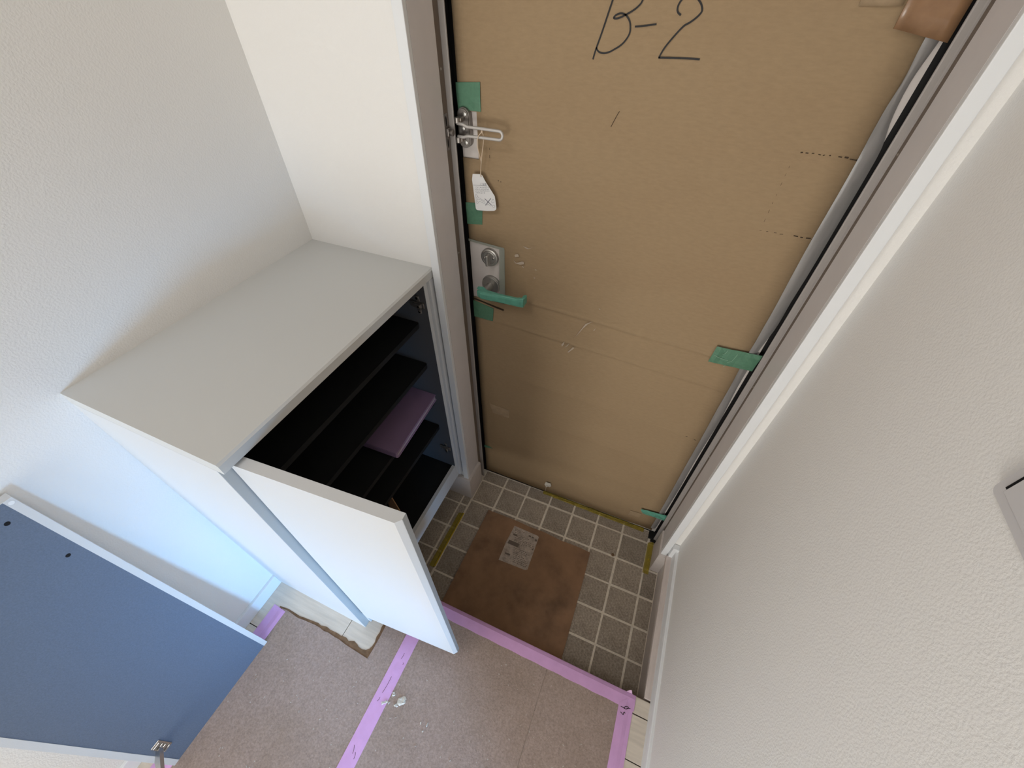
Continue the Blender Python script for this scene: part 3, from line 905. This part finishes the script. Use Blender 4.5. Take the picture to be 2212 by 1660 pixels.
# ------------------------------------------------------------------ removed cabinet door leaning on the wall
tilt = math.radians(5.18)
pu = Vector((-math.sin(tilt), 0, math.cos(tilt)))
pw_ = Vector((0.018, 1, 0)).normalized()
pn = pw_.cross(pu).normalized()
if pn.x < 0: pn = -pn
p0 = Vector((-2.93, -8.1, H + 0.018))
lfr = lambda p: tuple(p0 + pu * p[0] + pw_ * p[1] + pn * p[2])
ld = empty('cabinet_door', (-3.05, -9.5, H), 'detached white cabinet door with slate back leaning against the wall', 'cabinet door')
MB().prism([(0, -2.83), (7.98, -2.83), (7.98, 0.04), (0, 0.04)], -0.185, -0.004, 'z', lfr).build('panel', M['cab'], ld)
MB().box(0.0, 7.97, -2.71, -0.075, -0.004, 0.0, 0, lfr).build('back_face', M['slate'], ld)
MB().box(0.0, 7.98, -0.075, 0.04, -0.004, 0.006, 0, lfr).build('edge_band', M['cab'], ld)
MB().box(0.0, 7.98, -2.83, -2.71, -0.004, 0.006, 0, lfr).build('edge_band', M['cab'], ld)
MB().lathe((7.90, -0.02, 0.006), (0, 0, 1), [(0.035, 0), (0.035, 0.004)], 16, lfr).build('cover_cap', M['casing'], ld)
for (a, b) in ((7.66, -0.26), (6.52, -0.265)):
    MB().lathe((a, b, -0.002), (0, 0, 1), [(0.036, 0), (0.036, 0.004)], 16, lfr).build('screw_hole', M['hole'], ld)
hg = MB().box(0.68, 1.17, -2.61, -2.42, 0.0, 0.02, 0.008, lfr)
for q in (0.74, 0.88, 0.99, 1.11):
    hg.box(q - .022, q + .022, -2.60, -2.45, 0.015, 0.05, 0.012, lfr)
hg = hg.build('hinge_cup', M['chrome'], ld)
arm = MB()
arm.prism([(-2.50, 0.02), (-2.58, 0.02), (-2.74, 0.22), (-2.86, 0.52), (-2.80, 0.56), (-2.66, 0.30)], 0.90, 1.04, 'x', lfr)
arm.build('hinge_arm', M['chrome'], hg)

# ------------------------------------------------------------------ protective boards on the hall floor
ZB = H + 0.022
def board(name, poly, label, holes=None):
    return MB().prism(poly, H + 0.001, ZB).build(name, M['board'], label=label, cat='floor board', group=None)
cut = [(-3.30, -7.215), (-2.999, -7.20), (-2.559, -7.235), (-2.3, -7.205), (-2.201, -7.20), (-1.95, -7.18), (-1.789, -7.18), (-1.6, -7.205), (-1.453, -7.185), (-1.2, -7.205), (-1.066, -7.20), (-0.775, -7.235), (-0.4, -7.25), (0.005, -7.27),
       (0.012, -7.0), (0.01, -6.7), (0.0, -6.45), (0.0, YS - 0.12)]
board('floor_board', [(-3.17, -12.4)] + [(-3.18, -7.215)] + cut[1:] + [(0.90, YS - 0.12), (0.905, -12.4)],
      'grey brown protective floor board with a ragged notch around the shoe cabinet')
board('floor_board', [(0.925, YS - 0.12), (0.925, -12.4), (4.762, -12.4), (4.772, YS - 0.12)],
      'grey brown protective floor board with white plaster smears beside the pink tape seam')
board('floor_board', [(4.780, YS - 0.12), (4.770, -12.4), (7.02, -12.4), (7.02, YS - 0.12)],
      'grey brown protective floor board bordering the tape with written marks')
# torn under-layer around the notch
tin = [(-3.30, -7.19), (-2.999, -7.15), (-2.559, -7.17), (-2.201, -7.13), (-1.9, -7.10), (-1.789, -7.12), (-1.6, -7.08), (-1.453, -7.10), (-1.2, -7.09), (-1.066, -7.10), (-0.9, -7.08), (-0.775, -7.12), (-0.62, -7.06), (-0.5, -7.09), (-0.4, -7.13), (-0.28, -7.14), (-0.17, -7.11),
       (-0.10, -7.05), (-0.06, -6.96), (-0.05, -6.85), (-0.09, -6.72), (-0.07, -6.58), (-0.10, -6.45), (-0.06, YS - 0.12)]
n = len(tin)
poly = tin + [(0.02, YS - 0.12), (0.03, -7.29), (-1.0, -7.25), (-2.2, -7.25), (-3.3, -7.24)]
MB().prism(poly, H + 0.0005, H + 0.008).build('torn_paper', M['torn'], label='ragged brown torn paper edge around the pale floor notch by the cabinet', cat='paper')

# plaster crumbs and smears
sm = MB()
on_board = lambda a, b, t: (a, b, ZB + t)
def smear(polys, label, rag=0.02, seed=0):
    rr = random.Random(seed)
    mb = MB()
    for poly in polys:
        c = (sum(p[0] for p in poly) / len(poly), sum(p[1] for p in poly) / len(poly))
        pts = []
        for i in range(len(poly)):
            a, b = poly[i], poly[(i + 1) % len(poly)]
            for k in range(3):
                t = k / 3
                pts.append((a[0] + (b[0] - a[0]) * t + rr.uniform(-rag, rag), a[1] + (b[1] - a[1]) * t + rr.uniform(-rag, rag)))
        nn = len(pts)
        vs = [(p[0], p[1], ZB + 0.008) for p in pts] + [(c[0] + (p[0] - c[0]) * .6, c[1] + (p[1] - c[1]) * .6, ZB + 0.010 + rr.random() * .02) for p in pts] + [(c[0], c[1], ZB + 0.015)]
        fs = [(i, (i + 1) % nn, nn + (i + 1) % nn, nn + i) for i in range(nn)] + [(nn + i, nn + (i + 1) % nn, 2 * nn) for i in range(nn)]
        mb.add(vs, fs)
    return mb.build('plaster_smear', M['plaster'], label=label, cat='plaster')
smear([[(1.349, -7.795), (1.32, -7.70), (1.407, -7.578), (1.53, -7.60), (1.545, -7.727), (1.45, -7.80)], [(1.286, -7.851), (1.33, -7.80), (1.419, -7.82), (1.38, -7.86)]],
      'largest whitish plaster smear on the floor board beside the pink seam tape', seed=1)
smear([[(1.10, -7.648), (1.13, -7.591), (1.224, -7.641), (1.17, -7.698)]], 'small plaster fleck touching the edge of the pink seam tape', seed=2)
smear([[(0.95, -7.93), (1.065, -7.83), (1.12, -7.84), (1.0, -7.98)], [(1.10, -7.87), (1.17, -7.83), (1.16, -7.92)]], 'smeared plaster on top of the pink seam tape', 0.015, seed=3)
smear([[(2.128, -7.865), (2.15, -7.93), (2.17, -7.87)], [(2.25, -8.0), (2.29, -8.05), (2.30, -7.99)], [(2.29, -7.83), (2.33, -7.80), (2.33, -7.90)]], 'faint broken ring of plaster flecks out on the open floor board', 0.012, seed=4)
cr = MB()
rr = random.Random(21)
for k in range(130):
    x = rr.uniform(-2.9, 6.7)
    y_ = rr.uniform(-10.6, YS - 0.5)
    if x < 0.05 and y_ > -7.35: continue
    if 0.65 < x < 1.15: continue
    if x < -2.7 and y_ < -8: continue
    a = rr.uniform(0, math.pi)
    l, w = rr.uniform(.008, .03), rr.uniform(.005, .012)
    ca, sa = math.cos(a), math.sin(a)
    p = [(-l, -w), (l, -w * .6), (l * .8, w), (-l * .7, w * .8)]
    cr.prism([(x + u_ * ca - v_ * sa, y_ + u_ * sa + v_ * ca) for u_, v_ in p], ZB + 0.0005, ZB + 0.010)
cr.build('plaster_crumbs', M['fleck'], label='scattered pale plaster crumbs over the protective floor boards', cat='crumbs', kind='stuff')

# ------------------------------------------------------------------ pink curing tape
on_floor = lambda a, b, t: (a, b, ZB + 0.004 + t)
vs, fs = wavy_strip([(0.705, -12.0), (0.69, YS - 0.36), (1.095, YS - 0.36), (1.105, -12.0)], 24, on_floor, 0.004, 1)
o = obj('pink_tape', vs, fs, M['pink'], label='long pink tape strip over the seam between two floor boards', cat='tape'); solid(o, 0.005)
for (a, b, c, d) in ((0.88, -7.35, 0.86, -7.75), (0.90, -6.75, 0.89, -6.9), (0.86, -7.85, 0.84, -7.95), (0.84, -8.9, 0.90, -9.05), (0.95, -9.0, 0.99, -9.12), (1.0, -6.95, 1.01, -7.0)):
    ink = MB()
    ribbon(ink, [(a, b), ((a + c) / 2 + .01, (b + d) / 2), (c, d)], 0.010, lambda x, y_, t: (x, y_, ZB + 0.0085 + t), True, 0.003)
    ink.build('scratch', M['dark'], o)
# tape lapped over the step edge
vs, fs = [], []
prof = [(YS - 0.365, ZB + 0.004), (YS - 0.2, ZB + 0.004), (YS - 0.10, ZB + 0.003), (YS - 0.025, H + 0.005), (YS - 0.002, H - 0.004), (YS + 0.006, H - 0.03), (YS + 0.008, H - 0.16)]
xsn = [-0.2 + (7.19 + 0.2) * k / 40 for k in range(41)]
for x in xsn:
    for k, (y_, z) in enumerate(prof):
        vs.append((x, y_ + (0.006 * math.sin(x * 9) if k == 0 else 0), z))
for i in range(40):
    for k in range(len(prof) - 1):
        q = i * len(prof) + k
        fs.append((q, q + 1, q + 1 + len(prof), q + len(prof)))
o = obj('pink_tape', vs, fs, M['pink'], label='pink tape lapped along the edge of the step above the tiles', cat='tape'); solid(o, 0.005)
o = MB().add([(6.93, YS + 0.005, H), (7.09, YS + 0.005, H - 0.01), (7.04, YS + 0.06, H + 0.10), (7.0, YS + 0.05, H + 0.09)], [(0, 1, 2, 3)]).build('loose_tape_end', M['pink_back'], o)
solid(o, 0.006)
# right hand tape with written marks
vs, fs = wavy_strip([(6.83, -12.0), (6.79, YS - 0.30), (7.165, YS - 0.02), (7.19, -12.0)], 24, on_floor, 0.010, 3)
vs = [(x, y_, z - (0.018 if x > 7.06 else 0.0)) for x, y_, z in vs]
o = obj('pink_tape', vs, fs, M['pink'], label='pink tape strip with black handwritten marks beside the pale floor edge', cat='tape'); solid(o, 0.005)
ink = MB()
onp = lambda x, y_, t: (x, y_, ZB + 0.020 + t)
for st_ in ([(6.849, -5.519), (6.897, -5.522), (6.939, -5.524), (6.958, -5.531), (6.998, -5.522), (7.024, -5.503), (7.044, -5.474), (7.021, -5.461), (6.992, -5.464), (6.96, -5.482), (6.949, -5.51), (6.958, -5.531)],
            [(6.998, -5.522), (7.033, -5.491), (7.094, -5.47)], [(6.868, -5.637), (6.947, -5.673)], [(6.947, -5.673), (6.947, -5.628), (6.968, -5.604), (6.986, -5.627)]):
    ribbon(ink, st_, 0.016, onp, True, 0.002)
ink.build('handwriting', M['ink'], o)
# short tape by the wall
vs, fs = wavy_strip([(-3.50, -12.0), (-3.49, -7.215), (-3.03, -7.25), (-3.03, -12.0)], 14, on_floor, 0.006, 4)
vs = [(x, y_, z - (0.015 if x < -3.19 else 0.0)) for x, y_, z in vs]
o = obj('pink_tape', vs, fs, M['pink'], label='pink tape strip running behind the leaning cabinet door beside the baseboard', cat='tape'); solid(o, 0.005)

# ------------------------------------------------------------------ yellow masking tape on the tiles
on_tile = lambda a, b, t: (a, b, 0.006 + t)
def ytape(quad, label, seed, nseg=8, amp=0.012):
    vs, fs = wavy_strip(quad, nseg, on_tile, amp, seed)
    o = obj('yellow_tape', vs, fs, M['yellow'], label=label, cat='tape'); solid(o, 0.005)
    return o
y1 = ytape([(-0.235, -3.95), (-0.20, -1.72), (0.01, -1.64), (-0.015, -3.95)], 'yellow tape strip on the tiles beside the shoe cabinet', 1)
MB().tube([(-0.005, -1.66, 0.02), (-0.01, -2.5, 0.022), (-0.02, -3.2, 0.022), (-0.02, -3.9, 0.02)], 0.022, 8).build('folded_edge', mat('deep_yellow_fold', (0.52, 0.36, 0.015), 0.6), y1)
ytape([(6.985, -1.16), (6.985, 0.02), (7.19, 0.12), (7.19, -1.16)], 'yellow tape strip on the tiles under the baseboard corner by the hinges', 2)
y3 = ytape([(2.6, 0.40), (6.75, 0.36), (6.75, 0.53), (2.6, 0.54)], 'wrinkled yellow tape along the threshold under the door', 3, nseg=26, amp=0.03)

MB().lathe((5.86, -0.95, 0.0), (0, 0, 1), [(0.06, 0), (0.05, 0.015), (0.02, 0.025)], 9).build('glue_spot', M['torn'], label='small brown glue blob on a grout joint near the mat corner', cat='glue spot')

# ------------------------------------------------------------------ cardboard mat with shipping label
cm = []
rr = random.Random(9)
outline = [(0.849, -1.16), (2.0, -1.14), (2.6, -1.17), (3.2, -1.15), (3.9, -1.21), (4.6, -1.19), (5.062, -1.22), (5.085, -2.0), (5.10, -3.0), (5.11, -4.0), (5.12, -5.06), (0.82, -5.06), (0.825, -3.8), (0.84, -2.4)]
mc = MB().prism(outline, 0.004, 0.045).build('cardboard_mat', M['mat_card'], label='dirty brown cardboard laid on the entry tiles in front of the door', cat='cardboard')
lb = MB().prism([(2.07, -1.36), (3.05, -1.385), (3.10, -1.43), (3.135, -2.70), (3.05, -2.755), (2.6, -2.77), (2.03, -2.79), (2.02, -2.1)], 0.045, 0.048).build('shipping_label', M['label'], mc)
lp = MB()
onl = lambda a, b, t: (a, b, 0.049)
for (x0, x1, y_) in [(2.15 + 0.02 * k, 2.15 + 0.02 * k + R.uniform(.2, .85), -1.47 - 0.062 * k) for k in range(20)]:
    x = x0
    while x < min(x1, 3.05):
        l = R.uniform(.015, .05)
        yy = y_ + R.uniform(-.008, .008)
        lp.add([(x, yy - .012, .0495), (x + l, yy - .012, .0495), (x + l, yy + .012, .0495), (x, yy + .012, .0495)], [(0, 1, 2, 3)])
        x += l + R.uniform(.012, .05)
for (x0, y0, w, h) in ((2.15, -1.72, .16, .06), (2.72, -1.55, .09, .06), (2.85, -1.56, .08, .06), (2.09, -2.1, .42, .15), (3.0, -1.62, .08, .08), (2.15, -2.5, .2, .06), (3.02, -1.98, .06, .05)):
    lp.add([(x0, y0, .0497), (x0 + w, y0, .0497), (x0 + w, y0 + h, .0497), (x0, y0 + h, .0497)], [(0, 1, 2, 3)])
lp.build('label_print', M['lprint'], lb, kind='stuff')

# ------------------------------------------------------------------ light switch
sw = empty('light_switch', (7.62, -5.22, 12.40), 'pale grey wall light switch with rounded plate corner', 'switch')
def rrect(y0, y1, z0, z1, r, n=6):
    pts = []
    for cy, cz, a0 in ((y1 - r, z0 + r, -90), (y1 - r, z1 - r, 0), (y0 + r, z1 - r, 90), (y0 + r, z0 + r, 180)):
        for k in range(n + 1):
            a = math.radians(a0 + 90 * k / n)
            pts.append((cy + r * math.cos(a), cz + r * math.sin(a)))
    return pts
MB().prism(rrect(-5.55, -4.855, 12.33, 13.50, 0.06), 7.60, XR, 'x').prism(rrect(-5.54, -4.865, 12.34, 13.49, 0.055), 7.585, 7.60, 'x').build('plate', M['switch'], sw)
box('rocker_gap', 7.578, 7.586, -5.50, -4.935, 12.45, 13.42, M['hole'], sw)
MB().box(7.560, 7.584, -5.495, -4.972, 12.435, 13.41, 0.006).build('rocker', M['switch'], sw)
